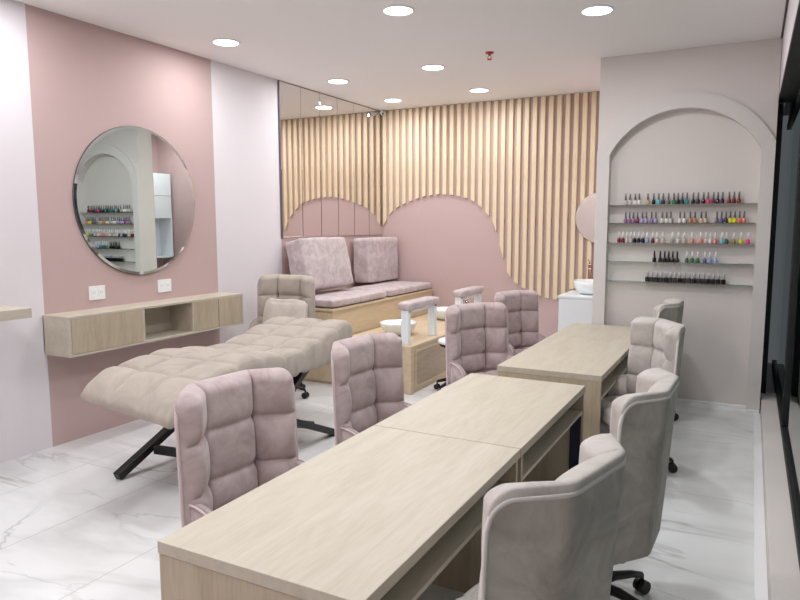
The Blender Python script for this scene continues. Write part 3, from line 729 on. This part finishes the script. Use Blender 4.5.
bm = bmesh.new(); lathe(bm, [(0, .014), (.30, .014), (.305, .008), (.305, 0), (0, 0)], 64); o = obj('mirror_glass', bm, M['mirror'], root); o.rotation_euler = (PI/2, 0, 0)
# white upper cabinet seen in the round mirror
root = empty('upper_cabinet', (4.378, 7.50, 1.10), 0, 'white wall cabinet with open niche below, in the alcove behind the niche wall', 'cabinet')
wx, wy = .318, .60
bm = bmesh.new(); box(bm, .018, wx, 0, wy, .66, 1.40, bev=.002); box(bm, 0, wx, 0, .02, 0, .66); box(bm, 0, wx, wy-.02, wy, 0, .66); box(bm, 0, wx, 0, wy, 0, .02); box(bm, wx-.02, wx, .02, wy-.02, .02, .66)
obj('cabinet_body', bm, M['lacquer'], root)
for z0 in (.662, 1.035): obj('door', B(0, .018, .003, wy-.003, z0, z0+.363, bev=.002), M['lacquer'], root)

# ================================================================ NAIL POLISH SHELVES
shz = [1.838, 1.668, 1.484, 1.309, 1.123]
names = ['top', 'second', 'middle', 'fourth', 'lowest']
for i, z in enumerate(shz):
    o = obj('glass_shelf', B(XC-HWD+.004, XC+HWD-.012, 6.54, 6.629, z-.006, z, bev=.001, seg=1), M['shelfglass'])
    tag(o, '%s glass shelf in the arched niche, holding nail polish' % names[i], 'shelf', 'glass shelves in the arched niche')
def bodies(kind):
    bm = bmesh.new()
    if kind == 'round': lathe(bm, [(0, 0), (.0155, 0), (.0172, .004), (.0172, .029), (.013, .038), (.006, .042), (.006, .046), (0, .046)], 14)
    else: box(bm, -.0185, .0185, -.014, .014, 0, .042, bev=.004); lathe(bm, [(.006, .041), (.006, .046), (0, .046)], 10)
    return bm
def capm(kind):
    bm = bmesh.new()
    if kind == 'tall': lathe(bm, [(0, .0), (.0085, 0), (.008, .03), (.0062, .056), (0, .0575)], 10)
    else: lathe(bm, [(0, 0), (.0105, 0), (.0105, .044), (.009, .047), (0, .0475)], 12)
    return bm
proto = {}
def bottle(x, y, z, colname, rgb, capname, caprgb, label, body='round', cap='tall'):
    kb = (body, colname); kc = (cap, capname)
    if kb not in proto:
        me = bpy.data.meshes.new('nail_polish_bottle'); t = bodies(body); t.to_mesh(me); t.free()
        for p in me.polygons: p.use_smooth = body == 'round'
        me.materials.append(plain('polish_'+colname.replace(' ', '_'), rgb, .15, coat=.6)); proto[kb] = me
    if kc not in proto:
        me = bpy.data.meshes.new('cap'); t = capm(cap); t.to_mesh(me); t.free()
        for p in me.polygons: p.use_smooth = True
        me.materials.append(plain('cap_'+capname.replace(' ', '_'), caprgb, .3)); proto[kc] = me
    o = bpy.data.objects.new('nail_polish_bottle', proto[kb]); COL.objects.link(o); o.location = (x, y, z+.0005); o.rotation_euler = (0, 0, random.uniform(-.15, .15) if body != 'round' else 0)
    c = bpy.data.objects.new('cap', proto[kc]); COL.objects.link(c); c.parent = o; c.location = (0, 0, .044)
    tag(o, label, 'nail polish', 'nail polish bottles on the glass shelves')
C = {'clear': (206, 200, 194), 'gold beige': (206, 176, 130), 'cyan': (60, 190, 205), 'black': (24, 22, 26), 'dark purple': (60, 34, 60), 'grey-green': (90, 108, 92), 'green': (40, 120, 80), 'navy': (28, 36, 60), 'teal': (20, 150, 150), 'hot pink': (238, 70, 130), 'magenta': (150, 30, 90), 'maroon': (112, 30, 50), 'dark red': (140, 34, 48), 'mauve': (158, 120, 158), 'lilac': (176, 160, 206), 'white': (232, 228, 226), 'cream': (222, 216, 204), 'tan': (196, 140, 106), 'beige': (214, 188, 166), 'grey-purple': (116, 100, 124), 'yellow': (226, 224, 30), 'coral': (240, 132, 120), 'pale pink': (224, 196, 196), 'light blue': (150, 180, 226), 'orange-pink': (226, 140, 124), 'olive': (150, 140, 70), 'purple-blue': (100, 100, 150), 'grey-beige': (170, 160, 148), 'aqua': (120, 200, 214)}
rows = [
 ([3.507, 3.547, 3.592, 3.628, 3.703, 3.755, 3.798, 3.837, 3.883, 3.929, 3.965, 4.001, 4.038, 4.09, 4.131, 4.175, 4.211, 4.255, 4.291, 4.328, 4.381, 4.42, 4.458],
  ['clear', 'clear', 'white', 'white', 'gold beige', 'black', 'cyan', 'dark purple', 'grey-green', 'green', 'black', 'navy', 'teal', 'black', 'dark purple', 'black', 'hot pink', 'magenta', 'black', 'dark purple', 'dark red', 'maroon', 'dark red'], 'grey'),
 ([3.513, 3.548, 3.583, 3.619, 3.661, 3.697, 3.743, 3.779, 3.836, 3.873, 3.909, 3.987, 4.023, 4.073, 4.112, 4.164, 4.2, 4.29, 4.328, 4.363, 4.398, 4.434, 4.470, 4.506],
  ['mauve', 'mauve', 'mauve', 'magenta', 'lilac', 'lilac', 'mauve', 'lilac', 'cream', 'white', 'clear', 'cream', 'white', 'tan', 'tan', 'beige', 'beige', 'grey-purple', 'purple-blue', 'dark purple', 'yellow', 'yellow', 'coral', 'coral'], 'grey'),
 ([3.459, 3.495, 3.530, 3.565, 3.6, 3.636, 3.673, 3.712, 3.761, 3.798, 3.848, 3.929, 3.98, 4.029, 4.096, 4.168, 4.210, 4.247, 4.286, 4.341, 4.377, 4.436, 4.491, 4.546],
  ['dark red', 'maroon', 'pale pink', 'clear', 'black', 'navy', 'black', 'light blue', 'maroon', 'pale pink', 'beige', 'grey-beige', 'cream', 'beige', 'orange-pink', 'coral', 'pale pink', 'white', 'coral', 'aqua', 'grey-green', 'olive', 'yellow', 'hot pink'], 'white'),
 ([3.781, 3.833, 3.87, 3.905, 3.941, 3.978, 4.061, 4.105, 4.151, 4.209, 4.25, 4.298], ['black']*6 + ['grey-green', 'green', 'green', 'purple-blue', 'light blue', 'light blue'], None),
 ([3.727+.0401*i for i in range(17)], ['black']*17, 'silver')]
for i, (xs, cols, cn) in enumerate(rows):
    for k, (x, c) in enumerate(zip(xs, cols)):
        cap = cn or ('black' if k < 6 else 'white')
        crgb = {'grey': (112, 110, 116), 'white': (238, 236, 236), 'black': (28, 26, 30), 'silver': (200, 202, 206)}[cap]
        lb = '%s nail polish bottle with %s cap, %s from left on the %s glass shelf' % (c, cap, ordw[k], names[i])
        yy = 6.578 + random.uniform(-.006, .006)
        bottle(x, yy, shz[i], c, C[c], cap, crgb, lb, body='square' if i == 4 else 'round', cap='short' if i == 4 else 'tall')
